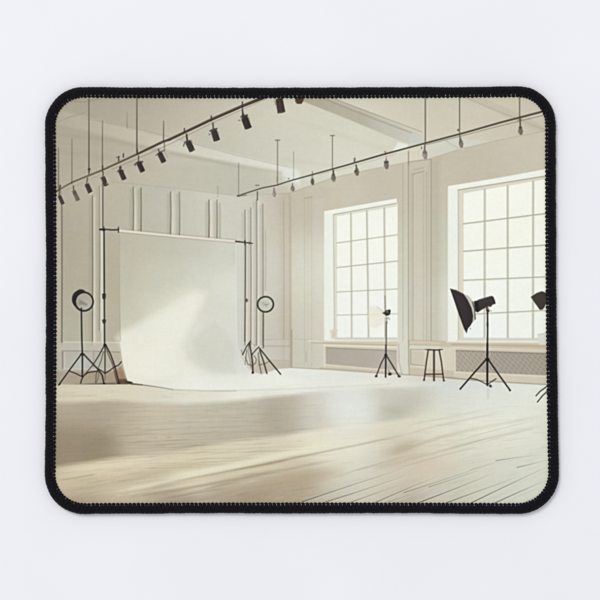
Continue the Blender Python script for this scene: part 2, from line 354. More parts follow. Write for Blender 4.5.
    ss = lambda v: np.clip(v, 0, 1) ** 2 * (3 - 2 * np.clip(v, 0, 1))
    P(SH, SF, lambda X, Y: 0.95 * ss((452 - X) / 75), 5)
    G(103, 440, 12, 9, (150, 138, 120), .35)
    G(395, 411, 12, 5, (176, 171, 155), .4)
    G(420, 392, 14, 6, (196, 196, 186), .35)
    G(330, 384, 24, 4, (214, 218, 212), .6)
    G(345, 404, 20, 10, (214, 217, 210), .35)
    # grain: fine near-horizontal strokes, rising to the right in the foreground
    rng = np.random.RandomState(11)
    for k in range(620):
        x = rng.uniform(52, 545); y = 386 + (rng.uniform(0, 1) ** .8) * 118
        sl = -0.02 - 0.0022 * max(0, y - 425) - max(0, x - 280) * .0006 * max(0, (y - 430)) / 40
        n = rng.uniform(8, 46); a = rng.uniform(.05, .22) * (0.5 + min(1, (y - 386) / 50))
        if x > 300: a *= .4
        lt = rng.rand() > .66 and y > 452; c = (226, 219, 198) if lt else (148, 138, 120); a *= (.45 if lt and y < 450 else 1)
        L([(x, y), (x + n / 2, y + sl * n / 2 + rng.uniform(-.3, .3)), (x + n, y + sl * n)], rng.uniform(.3, .7), c, a * 1.5, 1.0, fade=.45)
    for k in range(26):
        y = 405 + k * 2.55 + rng.uniform(-.5, .5); x0 = rng.uniform(52, 190); x1 = x0 + rng.uniform(70, 190)
        L([(x0, y), ((x0 + x1) / 2, y - 1.0), (x1, y - 2.6 - k * .12)], .5, (140, 130, 112), .10 + .011 * k, 1.1, fade=.3)
    # broad slanted streaks
    def streak(pts, w, col, a, soft):
        L(pts, w, col, a * 1.1, soft, fade=.16)
    streak([(54, 474), (110, 466), (170, 459), (236, 449), (290, 441), (345, 434), (410, 424), (470, 415)], 5, (216, 208, 186), .35, 8)
    streak([(54, 470), (100, 464), (170, 456), (236, 446)], 5, (196, 184, 160), .22, 7)
    streak([(150, 481), (203, 470.5), (240, 463), (290, 451.5), (330, 444), (370, 437)], 4.5, (226, 221, 198), .75, 6)
    streak([(57, 476), (100, 470), (150, 463)], 5, (216, 205, 178), .5, 7)
    streak([(57, 480.5), (75, 478), (98, 473.6)], .8, (150, 138, 118), .5, 2)
    streak([(150, 487), (173, 481.5), (214, 473.8), (257, 465.2), (290, 458.6), (323, 452), (367, 443), (410, 433.6)], 1.2, (160, 150, 126), .75, 2.4)
    streak([(230, 470.8), (257, 466.2), (290, 459.8)], .8, (140, 128, 104), .5, 1.6)
    streak([(150, 492), (214, 479), (257, 470), (300, 462.5)], 3, (214, 206, 182), .6, 4.5)
    streak([(170, 497), (200, 491), (247, 478), (290, 469), (312, 464), (340, 459)], 1.4, (164, 153, 132), .5, 3)
    streak([(60, 492), (110, 484), (160, 474)], 2, (160, 148, 126), .3, 5)
    streak([(120, 495), (170, 488), (205, 482)], 1.2, (216, 208, 184), .35, 3)
    streak([(160, 499), (190, 494), (228, 488)], .9, (150, 138, 128), .5, 1.6)
    streak([(165, 503), (200, 500), (240, 490)], 1, (150, 140, 124), .35, 2.4)
    streak([(57, 485), (110, 479), (170, 469), (215, 461)], 5, (194, 182, 157), .5, 6)
    streak([(95, 495), (150, 485), (203, 473), (250, 463.4), (300, 452), (350, 442)], 3.4, (228, 223, 201), .7, 5)
    streak([(60, 471), (100, 466), (160, 457.5)], 4, (222, 213, 190), .5, 5)
    streak([(190, 501), (250, 488), (310, 476), (350, 470)], 9, (180, 167, 146), .45, 9)
    streak([(130, 497), (180, 490), (235, 479), (285, 468.6)], 1.6, (158, 147, 127), .5, 2.6)
    G(255, 496, 26, 7, (164, 150, 132), .5, -12)
    G(285, 480, 22, 6, (182, 166, 142), .35, -10)
    G(80, 500, 26, 7, (168, 156, 134), .5, -6)
    G(185, 500, 20, 4, (160, 150, 136), .45, -6)
    streak([(386, 456), (400, 451.6), (420, 444), (440, 437.4), (470, 430), (507, 423), (546, 415)], 1.6, (176, 168, 148), .5, 4)
    G(402, 448, 14, 4.5, (182, 170, 151), .6, -18)
    streak([(400, 436), (440, 425), (500, 413)], 1.0, (190, 184, 164), .5, 2.2)
    streak([(400, 427), (450, 417), (490, 409)], .9, (196, 191, 172), .4, 2)
    streak([(440, 452), (490, 436), (546, 424)], 2, (196, 190, 172), .3, 5)
    streak([(440, 462), (480, 452), (546, 436)], 2, (222, 220, 204), .4, 5)
    G(430, 468, 24, 8, (208, 196, 178), .5, -18)
    G(520, 462, 22, 8, (208, 210, 196), .5, -18)
    streak([(370, 470), (400, 462), (430, 452)], 2, (178, 170, 152), .35, 5)
    G(345, 487, 10, 5, (196, 199, 186), .5, -16); G(318, 496, 16, 5, (190, 186, 168), .4, -16)
    G(408, 500, 18, 4, (176, 166, 150), .5, -14)
    G(457, 386, 20, 4, (206, 214, 210), .5)
    # sunlit strip in front of the skirting, left
    L([(54, 389), (110, 389.6), (160, 392)], 2.5, (216, 209, 188), .4, 4)
    L([(54, 399), (116, 398), (150, 401)], 1.4, (214, 207, 184), .55, 3)
    L([(54, 395.5), (90, 396)], .9, (190, 180, 160), .35, 2)
    # upright reflections of the room in the varnish
    G(272, 415, 14, 16, (172, 163, 146), .35); G(345, 410, 22, 14, (224, 226, 218), .45); G(412, 402, 14, 10, (188, 185, 171), .5)
    G(318, 414, 7, 14, (190, 184, 170), .25); G(200, 425, 10, 16, (192, 185, 168), .25); G(372, 404, 6, 12, (214, 215, 205), .25)
    G(415, 462, 18, 9, (205, 191, 170), .35, -15); G(396, 492, 22, 8, (194, 184, 166), .45, -14); G(300, 488, 16, 12, (176, 162, 141), .4, -10)
    G(500, 425, 34, 10, (230, 230, 214), .4, -10); G(350, 450, 34, 8, (226, 223, 206), .4, -12)
    for x, y, n in ((392, 470, 96), (402, 462, 110), (420, 458, 126), (440, 446, 104), (330, 478, 70), (352, 471, 66), (470, 446, 76)):
        L([(x, y), (x + n / 2, y - n * .145), (x + n, y - n * .27)], .7, (150, 146, 130), .3, 1.2, fade=.3)
    # board joints in the foreground, dark and thin
    J = [((301.7, 502), (345, 487), (372, 478.4), (388, 473.6), .8), ((325.5, 502), (350, 494.6), (372, 487.4), (391, 480.6), .75), ((350, 502.6), (366, 496.8), (384, 490.8), None, .6),
         ((375, 502.6), (394, 494), (410, 487), (424, 482), .7), ((404, 492.6), (429, 486.6), (456, 477), (482, 466.6), .45), ((418, 503), (436, 496), (460, 487), (480, 478.6), .95),
         ((446, 503), (464, 494.6), (480, 489), (493, 486.4), .85), ((471, 503), (500, 488.6), (524, 476.6), (548, 466.6), .95), ((494, 503.4), (512, 494.4), (530, 486.4), (548, 479.6), .95),
         ((517, 467.4), (530, 465), (548, 459.6), None, .6), ((496, 460.6), (512, 458.4), (529, 456.4), None, .55), ((429, 487), (456, 478), (470, 473), None, .4),
         ((523, 503.6), (536, 497), (548, 491.6), None, .5), ((470, 470), (490, 463.6), (510, 459), None, .18), ((385, 503), (402, 497), (420, 490.6), None, .3)]
    for j in J:
        a = j[4]; pts = [p for p in j[:4] if p]
        (xa, ya), (xb, yb) = pts[0], pts[-1]
        if xb < 546: xb, yb = xb + 14, yb + 14 * (yb - ya) / (xb - xa)
        pts = [(xa + (xb - xa) * k / 8, ya + (yb - ya) * k / 8 + .35 * math.sin(math.pi * k / 8) * (-1 if pts[1][1] < ya + (yb - ya) * (pts[1][0] - xa) / (xb - xa) else 1)) for k in range(9)]
        L(pts, .55, (62, 62, 56), a * 1.0, .95, w2=.3, a2=a * .06)
        L([(p[0], p[1] + 1.3) for p in pts], .7, (222, 222, 206), a * .3, 1)
    # ---- white paper backdrop, from its roll down and out over the floor
    BD = [(118.7, 230.2), (170, 234.8), (236, 241), (236.4, 300), (237.6, 345), (241, 358), (249, 370), (262, 375), (290, 377), (291, 384), (240, 390), (214, 390.6), (173, 389.3), (150, 386), (135, 383.4), (127.8, 380.4), (123.4, 363.5), (120.8, 343), (119.8, 300), (119.2, 262)]
    BF = field([
        (122, 240, (190, 185, 168)), (125, 270, (192, 188, 171)), (125, 300, (195, 191, 174)), (145, 245, (193, 189, 173)), (150, 280, (199, 196, 180)), (170, 250, (194, 192, 177)), (175, 275, (200, 199, 184)),
        (195, 250, (198, 197, 183)), (200, 275, (206, 206, 192)), (225, 255, (204, 204, 191)), (230, 285, (214, 215, 202)), (145, 305, (204, 202, 186)), (130, 318, (200, 197, 180)), (165, 298, (204, 203, 188)),
        (135, 345, (222, 220, 204)), (130, 365, (226, 224, 208)), (160, 325, (224, 223, 207)), (160, 350, (226, 226, 210)), (160, 372, (226, 226, 211)), (185, 305, (222, 222, 206)), (190, 330, (220, 221, 206)),
        (178, 315, (228, 228, 212)), (205, 310, (208, 208, 194)), (212, 330, (212, 212, 200)), (225, 310, (213, 213, 201)), (232, 330, (213, 214, 204)), (230, 355, (212, 212, 202)), (210, 350, (211, 210, 198)),
        (195, 352, (208, 207, 195)), (180, 350, (219, 218, 204)), (215, 364, (206, 206, 196)), (240, 368, (212, 213, 204)), (200, 382, (228, 229, 216)), (230, 384, (229, 230, 219)), (265, 381, (228, 230, 219)), (160, 384, (220, 218, 202))], 11)
    P(BD, BF, 1, 1.1)
    P([(116, 338), (122, 332), (140, 323), (165, 309), (196, 291), (206, 293), (203, 304), (190, 324), (182, 345), (187, 360), (206, 374), (150, 380), (128, 372), (120.5, 345)], (231, 230, 214), .65, 8)
    P([(193, 340), (198, 358), (212, 371), (236, 374.5), (236, 345), (215, 320)], (205, 204, 191), .55, 6)
    P([(185, 376), (240, 375), (300, 378), (380, 381), (440, 384), (380, 387), (290, 389), (200, 389.6), (160, 387)], (231, 231, 220), .5, 6)
    L([(214, 390.6), (250, 390.4), (290, 389), (340, 386.6), (390, 384)], .9, (192, 186, 170), .4, 1.8)
    L([(120.8, 343), (123.4, 363.5), (127.8, 380.4)], 1.2, (236, 234, 220), .7, 1.2)
    L([(126, 381.5), (131, 383.8), (142, 384.8)], 1.6, (70, 58, 46), .9, 1.1, w2=.9)
    L([(142, 384.8), (158, 387), (173, 389.6)], .9, (104, 98, 86), .8, 1, a2=.45)
    L([(173, 389.6), (214, 391), (236, 391)], .8, (160, 154, 138), .5, 1.4)
    L([(119.3, 234), (119.6, 300), (120.4, 340)], .8, (168, 160, 144), .5, 1.2)
    L([(236.2, 243), (236.4, 300), (237, 350)], .9, (222, 224, 218), .6, 1.4)
    L([(237.6, 243), (237.8, 300), (238, 350)], 1.2, (196, 196, 190), .35, 2.2)
    P([(237.5, 243), (244, 243), (244, 345), (238, 356)], (208, 209, 202), .5, 1.8)
    # roll and crossbar
    L([(119, 230.6), (170, 235.6), (236, 241.4)], 2.2, (222, 215, 200), 1, .9)
    L([(119, 232.2), (170, 237.2), (236, 243)], .7, (160, 154, 138), .6, 1)
    L([(125, 229.4), (170, 233.6), (236, 239.8)], .6, (150, 144, 130), .55, .9)
    L([(99.6, 229.6), (106, 229.4), (112, 229.9), (118.4, 229.8)], 1.3, (52, 46, 40), .95, .8)
    L([(235.8, 241.4), (243, 242.2), (252.4, 243.4)], 1.4, (54, 48, 42), .95, .8, w2=.9)
    L([(118.4, 227.4), (118.5, 232.2)], 1.0, BK, .9, .8)
    E(101, 229.4, 1.4, 1.0, BK, .8); E(103.8, 229.6, 1.5, 1.6, BK, .8); L([(103.8, 226.6), (103.8, 230)], .8, BK, .7)
    L([(245, 240.6), (245, 244.6)], 1.2, BK, .8, .8); L([(249.5, 241.6), (249.5, 244.4)], .7, BK, .5, .8)
    # ---- tall stand left of the backdrop
    L([(104.0, 229), (104.3, 290), (104.6, 345)], 1.3, BK, .95, .8)
    E(104, 296.6, 1.8, 3.0, (56, 54, 46), .9); E(104, 294.4, 2, .9, BK, .7); E(104.1, 321.6, 1.7, 2.2, (60, 58, 48), .9); E(104, 320.2, 2, .7, BK, .7)
    TR = (58, 42, 36)
    L([(105, 344), (105.0, 358), (105, 373.5)], 1.2, (58, 50, 46), .95, .8); L([(105, 373), (105.2, 380)], .8, TR, .45, .8)
    L([(104.6, 345), (99, 355.4), (93.3, 364.4), (85.3, 374)], 1.1, BK, .9, .8, a2=.5)
    L([(105.6, 344.6), (110.4, 354), (114.8, 366), (118.9, 383)], 1.3, TR, .95, .8)
    L([(105.8, 346.6), (108, 354), (112.4, 364), (117.4, 383)], .8, (80, 58, 48), .85, .8)
    L([(103.4, 352), (101, 361), (98, 368.6), (96.2, 374), (95.6, 382.4)], .8, (70, 64, 58), .7, .8)
    L([(98.6, 372), (98.6, 377), (96.2, 382.8)], .7, (80, 70, 62), .6, .8)
    L([(98, 368.6), (101.4, 370.6), (105, 373.4), (109.6, 370.6), (114, 367.2), (118.4, 365.2), (121.4, 361.8)], 1.0, (44, 40, 38), .9, .8)
    E(104.9, 345.2, 1.6, 1.4, BK, .9)
    # ---- round light on its tripod, far left
    E(80.9, 299.6, 8.9, 9.6, (42, 42, 38), .95, -20); E(81.2, 291.2, 3.6, 1.9, (46, 46, 42), .9, 5)
    E(83.9, 301.6, 9.6, 9.7, (44, 43, 40), 1)
    E(84.3, 301.6, 8.2, 8.5, (174, 170, 156), 1)
    G(86, 305, 5, 4, (190, 188, 176), .6); P([(78, 299), (82, 301), (88, 304), (86, 306), (81, 303.4)], (140, 136, 122), .7, 1.8)
    G(80, 303.5, 2.5, 2, (136, 132, 120), .5); E(83.9, 301.6, 9.2, 9.3, (44, 42, 38), 1, 0, .9, 1.5)
    L([(81.4, 308.4), (81.6, 330), (82.3, 354)], 1.4, BK, .95, .8)
    L([(82.4, 353), (82.4, 376.6)], 1.5, (38, 38, 40), .95, .8)
    E(82.4, 354.2, 2.2, 1.2, BK, .9)
    L([(81, 354.6), (70, 369.4), (59.2, 384.4)], 1.2, BK, .92, .8)
    L([(84, 354.6), (91.6, 362.6), (98.7, 370), (102.2, 375.4), (104, 383.6)], 1.4, (48, 40, 38), .95, .8)
    L([(68.7, 370.8), (75.6, 373.4), (82.4, 376.8)], 1.0, BK, .9, .8)
    L([(80.6, 383.2), (82, 378.6), (84.4, 375), (88, 372.5), (93.6, 371.6), (98.4, 371.2)], 1.1, (42, 38, 36), .92, .8)
    L([(58.6, 385), (60, 384)], 1.4, BK, .7, .8); L([(103.2, 383.4), (105, 383.6)], 1.2, BK, .8, .8); L([(117.6, 383.4), (119.8, 383.4)], 1.2, BK, .8, .8)
    # ---- round light and stands right of the backdrop
    L([(245.5, 243), (245.4, 262), (245.2, 300), (244.8, 341)], 1.1, (92, 88, 80), .8, .9)
    E(246.6, 300.4, 1.4, 1.8, (104, 92, 80), .9)
    P([(246.6, 302), (250, 302), (250, 345), (246.6, 345)], (212, 204, 190), .5, 1.5)
    E(265.5, 304.3, 8.1, 7.8, (200, 198, 184), .9)
    E(265.5, 304.3, 7.9, 7.6, (52, 50, 44), 1, 0, .9, 1.5)
    L([(263.6, 303.4), (265.4, 305.4), (268, 304)], .7, (120, 116, 104), .7, .9); L([(265.4, 302), (266.8, 306.6)], .6, (150, 146, 132), .6, .9); G(262, 303, 3, 2.5, (184, 182, 168), .6)
    L([(263.4, 312.2), (263.3, 348)], 1.1, (96, 92, 82), .85, .9)
    D2 = (70, 66, 60)
    L([(250.6, 341), (246.6, 346.4), (242.6, 354.8)], 1.0, (50, 46, 42), .85, .8); L([(241.4, 350), (242.8, 354.6)], .7, D2, .6, .8)
    L([(249.4, 343), (251, 352), (252.4, 362), (253, 373)], 1.4, (54, 50, 46), .95, .8); E(252.8, 372.6, 1.3, 1.1, BK, .9)
    L([(248.6, 344), (248.2, 352), (250, 360), (251, 368)], .7, D2, .6, .8)
    L([(246.8, 350), (245.6, 358), (248, 364.4), (252, 365.8), (255.6, 363), (256.4, 359.4), (254, 355.6)], .8, (88, 82, 72), .75, .8)
    L([(245, 364.6), (246, 357)], .7, D2, .5, .8); L([(251, 342.4), (256, 346.6)], .5, D2, .35, .8)
    L([(252, 354.6), (255.4, 350.4), (258.8, 347)], 1.0, (60, 56, 50), .85, .8); L([(252, 354), (253, 370)], .7, D2, .5, .8)
    L([(259.6, 348.4), (268, 359), (280.6, 374.2)], 1.3, (44, 40, 38), .95, .8); L([(259.8, 350.4), (266, 357.2)], .6, (190, 184, 170), .6, .8)
    L([(259.8, 350.6), (263.4, 361), (266.9, 373.4)], 1.3, (56, 52, 46), .9, .8)
    L([(258.4, 353), (259.2, 363), (261.2, 373)], 1.2, (96, 92, 84), .7, .9)
    L([(259, 365), (264, 364), (269, 361.6)], .8, (90, 84, 72), .65, .9)
    # ---- flash head with a pale umbrella on the centre stand
    P([(370, 306), (378, 306.4), (384, 311), (385.6, 316), (383, 324), (376, 328.6), (370, 327), (368.4, 316)], (228, 226, 208), .8, 2.2)
    for k in range(6):
        L([(384.8, 314), (370 + k * 1.1, 306.5 + k * 4)], .5, (212, 209, 192), .22, 1.2)
    L([(376.8, 306.8), (384.6, 312.4)], .6, (168, 162, 148), .55, .9)
    L([(385, 296), (385.4, 311)], 1.2, (140, 136, 126), .75, .9)
    E(387.4, 312.8, 3.0, 2.9, (66, 62, 60), .95, -20); E(384.6, 313.4, 2.0, .9, (50, 46, 44), .9, 20); E(389.4, 311, 1.3, 1.6, (40, 38, 38), .85); E(386.6, 315, 1.1, .8, (30, 30, 30), .8); E(387.2, 311.6, .9, .7, (176, 170, 160), .7)
    L([(386.2, 318.4), (388.6, 317.8), (389.6, 319.6)], .8, (110, 104, 98), .7, .8); L([(386.6, 317.6), (387, 323)], 1.4, (150, 146, 138), .7, .9)
    L([(386.4, 322), (386.2, 340), (385.9, 355)], 1.4, (118, 112, 104), .9, .9)
    L([(385.9, 345), (385.9, 355)], 1.5, (72, 64, 60), .8, .9)
    L([(385.8, 354.4), (385.6, 377)], 1.5, (40, 36, 36), .95, .8); E(385.8, 355, 1.5, 1.2, BK, .9)
    L([(385.2, 355.6), (381, 363.6), (376.4, 375.6)], 1.1, (60, 54, 50), .9, .8)
    L([(386.6, 355.8), (392, 364.6), (398.8, 376)], 1.2, (44, 40, 38), .95, .8)
    E(376.2, 376.2, 1.4, 1.1, BK, .85); E(399.2, 376.4, 1.6, 1.1, (50, 44, 42), .85); E(390, 374, 2.0, 1.4, BK, .9, -15); L([(388.2, 370), (390, 373)], .7, BK, .6, .8); E(391.4, 372.8, .7, .6, (230, 226, 214), .6)
    # ---- stool
    ST = (62, 46, 38)
    L([(425.6, 349.6), (430, 349.4), (434, 350.4), (439, 349.6), (442.4, 349.4)], .9, ST, .75, .8); L([(428, 350), (440, 350)], 1.1, ST, .8, .8)
    L([(428.2, 350), (426.4, 362), (424.2, 379.6)], 1.3, (66, 52, 44), .92, .8)
    L([(434, 350), (434.0, 380.4)], 1.9, (74, 60, 50), .92, .8); L([(434.6, 352), (434.6, 379)], .6, (130, 116, 100), .5, .8)
    L([(439.2, 350.4), (441.4, 362), (443.6, 380.4)], 1.3, (60, 46, 38), .92, .8)
    L([(425.4, 374.2), (443, 374.2)], 1.1, ST, .9, .8)
    E(424, 380, 1.0, 1.0, ST, .8); E(444, 380.6, 1.0, .9, ST, .8)
    # ---- big softbox
    P([(462, 293.4), (468.6, 295.8), (473, 301.6), (475.2, 309), (476, 319), (474, 321), (471.6, 323.6), (470, 310)], (190, 186, 174), 1, 1)
    P([(465, 295), (469, 299), (473, 309), (473.6, 318), (472, 312), (468.6, 303)], (214, 212, 200), .6, 1.2)
    P([(450.4, 288.8), (456, 290), (463.4, 293.8), (467.6, 299.6), (471.6, 308), (473.2, 316), (472.4, 322), (470.2, 326), (468, 328.4), (466.6, 332.8), (464.4, 329.6), (458, 312)], (60, 53, 52), 1, 1)
    P([(452, 291), (458, 293), (464, 300), (468, 312), (467, 324), (463, 322)], (72, 64, 62), .5, 3)
    L([(450.6, 289), (466.4, 332.4)], .8, (38, 34, 34), .8, .8); L([(451, 289), (463, 293.8)], .7, (110, 106, 100), .6, .8)
    L([(472.6, 302), (474.6, 309), (475.2, 319)], 1.1, (84, 80, 74), .95, .8); L([(474.6, 303), (476, 318)], .6, (206, 204, 192), .7, .8)
    P([(474, 301.4), (477.4, 300.6), (478.4, 299.6), (491.4, 295.8), (493.4, 296.8), (494.8, 300), (495.6, 303.6), (486, 307.4), (477.6, 312.2), (475.2, 311)], (66, 60, 56), 1, .9)
    P([(474, 301.4), (477.4, 300.6), (479.6, 311), (477.6, 312.4), (475.4, 311)], (40, 36, 36), .9, .9)
    L([(479, 300.2), (491.4, 296.6)], .7, (120, 112, 102), .6, .8); L([(480, 303), (493, 299)], .8, (86, 78, 72), .7, 1.2); L([(492.2, 297), (494.8, 303)], 1.1, (44, 40, 40), .8, .8)
    E(490.4, 306, 1.6, .9, (60, 54, 48), .8, -20); P([(486, 307), (488, 307), (489.6, 311.6), (487.2, 312.6), (486, 310)], (52, 46, 42), .9, .9); L([(488, 309), (491.4, 311.2)], .8, (150, 130, 112), .8, .8); E(487.4, 309.4, .8, .9, (210, 176, 156), .7)
    E(470.4, 328.6, .5, .7, (90, 84, 84), .7); E(485.4, 317.2, .8, .6, (196, 188, 176), .6)
    L([(487.5, 310), (487.6, 330), (487.4, 350), (487.3, 385)], 1.5, BK, 1, .8); L([(487.5, 323), (487.5, 326)], 1.9, (58, 54, 50), .7, .8); L([(486.0, 336), (485.8, 352)], .7, (226, 230, 226), .5, .9)
    L([(487.3, 344), (487.3, 385)], 1.9, BK, .95, .8); E(487.3, 359.4, 2.2, 1.6, BK, .95)
    L([(486.6, 359), (474, 373), (460.2, 389)], 1.5, BK, .96, .8)
    L([(488, 359), (498, 373.6), (510.2, 390.4)], 1.5, BK, .96, .8)
    L([(470.4, 378.2), (476.6, 379.4), (482, 381.8), (487.4, 384.8), (491, 382), (496, 378.8)], .95, (46, 40, 38), .88, .8)
    E(490.4, 386, 1.6, 1.2, BK, .9, 35); L([(488, 387), (488, 398)], 1.2, (180, 178, 166), .4, 2)
    E(509.8, 390.4, .9, .9, BK, .8)
    # ---- second softbox at the right hem and the two legs under it
    P([(531, 296.8), (536.6, 293), (541.8, 291.2), (546, 292.6), (550, 289.6), (552, 302), (546.6, 303.6), (544.4, 307.6), (542.2, 309.8), (539.6, 309.4), (535, 303)], (76, 68, 62), 1, 1)
    L([(531.2, 297), (540, 309.4)], .7, (54, 48, 44), .7, .9); L([(546.4, 303.6), (544.4, 309)], 1, (226, 222, 228), .6, 1)
    L([(536, 395.8), (540, 391.4), (548, 385.6)], 1.0, (40, 38, 36), .95, .8)
    L([(537.4, 402), (542.6, 395.6), (548, 390.6)], 1.0, (40, 38, 36), .95, .8)
    # ---- near lighting track
    L([(55, 192.6), (57.4, 190.6), (72, 182.4), (101.8, 170.2), (137.5, 153.9), (163, 141.6), (170, 139.4)], 1.2, (94, 80, 68), 1, .9, w2=2.3)
    L([(57.4, 189.9), (101.8, 169.6), (137.5, 153.4)], .6, (188, 176, 158), .55, .8)
    L([(169, 139.8), (184.9, 132.2), (212, 119.2), (242.3, 106), (262, 98.2), (270, 95)], 2.3, (92, 78, 67), 1, .9, w2=3.1)
    L([(137, 154.6), (163, 142.4), (212, 120), (242.3, 106.8), (262, 99)], .8, (52, 44, 38), .6, .9)
    L([(160, 142.6), (212, 118.2), (250, 101.8)], .6, (140, 124, 106), .6, .9)
    L([(112, 169.4), (137.5, 158.6), (170, 144), (212, 123), (240, 110.6), (266, 99)], .7, (146, 134, 118), .65, .9)
    L([(66, 190), (101, 174.6)], .5, (150, 142, 126), .4, .9)
    # drop rods: x, top, bottom, width, strength
    for x, y0, y1, w, a in ((58.5, 148, 191, .9, .7), (71.9, 139, 184, .9, .6), (88.9, 99, 174, 1.1, .95), (102.4, 121, 172, .9, .8), (127.1, 112, 128, .8, .35), (136.9, 97, 154, 1.3, .9), (163.6, 121, 142, 1.0, .85)):
        L([(x, y0), (x, y1)], w, (82, 74, 66), a * .55, .8, a2=a)
    for x, y, h in ((60.2, 185.4, 4), (89.2, 168.6, 3), (118.6, 156.8, 4), (123.4, 153.8, 3.2), (137.2, 149.4, 3), (184.4, 128.6, 4), (211.3, 116, 4.6), (242.4, 102, 6), (102.6, 166, 3)):
        L([(x, y), (x, y + h)], 1.2, (64, 56, 50), .85, .9)
    L([(116.6, 157.4), (119.4, 156.6)], .8, (70, 62, 56), .7, .8); E(89.2, 169.2, 1.4, 1, (70, 62, 54), .8)
    # spot heads: centre, length, width, tilt, colour
    def spot(x, y, ln, wd, tilt, col, yx=None, yy=None, flare=.0):
        t = math.radians(tilt); ux, uy = math.sin(t), math.cos(t); vx, vy = uy, -ux
        h = ln / 2; k = wd / 2
        pt = lambda a, b: (x + ux * a + vx * b, y + uy * a + vy * b)
        if yx is not None:
            L([(yx, yy), pt(-h - .6, .2)], 1.2, (78, 70, 62), .8, .8)
        lo = tuple(c * .78 for c in col)
        P([pt(-h, -k * .9), pt(-h - .4, 0), pt(-h, k * .9), pt(h * .2, k), pt(h, k * (1 + flare)), pt(h + .5, 0), pt(h, -k * (1 + flare)), pt(0, -k)], col, 1, .9)
        P([pt(-h, k * .3), pt(-h, k * .95), pt(h, k), pt(h, k * .3)], lo, .6, 1)
        L([pt(-h * .5, -k), pt(-h * .5, k)], .6, lo, .5, .8)
        return pt
    p = spot(61, 199.8, 9, 3.6, 24, (84, 76, 64), 60, 187); L([(60.4, 188), (61, 195)], 1.4, (150, 140, 124), .6, 1)
    spot(75.9, 195.6, 10.5, 3.8, 24, (128, 116, 98), 73.4, 186, .15); P([(72.2, 191), (76, 191), (75, 196), (73.6, 195)], (96, 88, 76), .6, 1)
    spot(88.6, 188.4, 9.6, 4.6, 24, (80, 68, 62), 87.6, 178); E(88, 182.6, 1.8, 1.2, (168, 158, 142), .6); L([(89.6, 193.8), (92.6, 192)], 1.0, (228, 222, 206), .8, .9)
    spot(104.6, 181.4, 9, 4.6, 22, (82, 72, 64), 103.2, 172); L([(100.6, 178), (103, 177)], .9, (80, 72, 64), .7, .8); L([(106, 177), (107.4, 180), (107, 184)], .8, (214, 208, 194), .8, .9)
    spot(122.2, 174.8, 10, 4.8, 24, (72, 62, 58), 120.4, 166); L([(117.4, 171.6), (119.4, 169.4), (123.4, 170.6)], 1.0, (76, 68, 62), .8, .8); E(120.4, 167.8, 1.4, 1, (64, 56, 52), .9)
    spot(140.6, 166.8, 10.4, 5.0, 24, (66, 56, 54), 138.6, 156); L([(134.6, 165), (137, 162), (142.4, 161.4)], 1.0, (92, 82, 74), .8, .8); E(142, 162, 1.2, 1, (90, 80, 72), .8); E(135.4, 164.4, 1.1, 1.3, (100, 90, 80), .7)
    spot(161.6, 157.4, 10.4, 5.2, 26, (74, 64, 58), 158.4, 149); L([(164.4, 143), (164.6, 151)], .8, (86, 78, 68), .7, .8); L([(156, 155.4), (160, 152), (164.4, 150.4)], .9, (84, 76, 68), .75, .8)
    P([(164, 151), (168, 149.4), (169, 156), (167.6, 160), (165, 156)], (190, 184, 168), .7, 1.6); L([(164.6, 151.4), (167.4, 158)], .8, (150, 142, 128), .5, 1)
    spot(190, 146.2, 10.6, 6.0, 26, (72, 66, 60), 186.6, 135); L([(183.6, 146), (184.8, 142), (188, 140.4)], 1.0, (70, 62, 54), .8, .8); L([(189.6, 140), (191.6, 140.6), (192, 143)], .8, (120, 110, 98), .7, .8); L([(194.6, 147), (193.6, 150)], .8, (214, 208, 192), .5, 1); L([(186.6, 134.4), (187, 139.6)], 1.5, (52, 46, 42), .8, .9)
    spot(215.2, 135.4, 10.8, 6.4, 18, (72, 64, 60), 213, 123); L([(209.8, 131), (213, 129.2), (217, 128.6)], 1.1, (56, 50, 46), .85, .8); E(209.5, 134.4, .6, .8, (60, 54, 50), .7); L([(212.8, 123), (213.2, 128.4)], 1.5, (110, 100, 90), .8, .9); L([(217, 130), (218.8, 134)], .7, (130, 120, 108), .6, .9)
    L([(242.4, 109.6), (242.8, 116)], 1.3, (56, 50, 46), .9, .8); spot(246.2, 122.6, 12.4, 7.0, 21, (66, 57, 54), 242.8, 112)
    P([(240.2, 117), (243, 114), (247, 115.4), (244, 119)], (70, 64, 58), .85, 1.1); E(239.4, 120.4, 1.3, .9, (140, 132, 118), .7); E(246.8, 115.4, 1.3, 1.2, (84, 78, 70), .8); E(241.6, 118.4, .7, .7, (190, 184, 168), .7); L([(248.6, 117), (249.6, 121)], .7, (120, 112, 100), .6, .9)
    spot(280.2, 105.6, 14, 7.6, 10, (78, 66, 64)); L([(274.6, 101), (275.6, 104.6)], 1, (120, 110, 100), .6, .9); E(281, 112.4, 3.2, .9, (108, 92, 86), .5, -14)
    P([(295, 96), (304, 96), (303.4, 101), (301.4, 103.8), (297.2, 103.8), (295.2, 101.4)], (94, 74, 60), 1, 1); L([(297, 103), (301.6, 103)], .8, (64, 50, 42), .6, 1)
    # ---- far lighting track
    L([(238, 196), (245, 193.4), (257, 189.6), (262, 188), (276.6, 185.2), (290, 180.8), (312.5, 174.6), (345, 165.6), (385, 154)], .95, (84, 78, 66), .95, .8, w2=1.6, a2=1)
    L([(385, 154), (405, 148.6), (428, 142.4), (465, 132.6), (500, 122.6), (540, 112.2), (550, 109)], 1.5, (78, 70, 58), .96, .8, w2=1.9)
    L([(405, 148.2), (465, 132), (540, 111.7)], .5, (150, 142, 120), .5, .8)
    L([(318, 174.8), (345, 168.2), (396, 154)], .5, (150, 144, 130), .5, .9); L([(426, 144.8), (465, 135), (500, 125.8), (546, 114.6)], .7, (116, 108, 94), .65, .8)
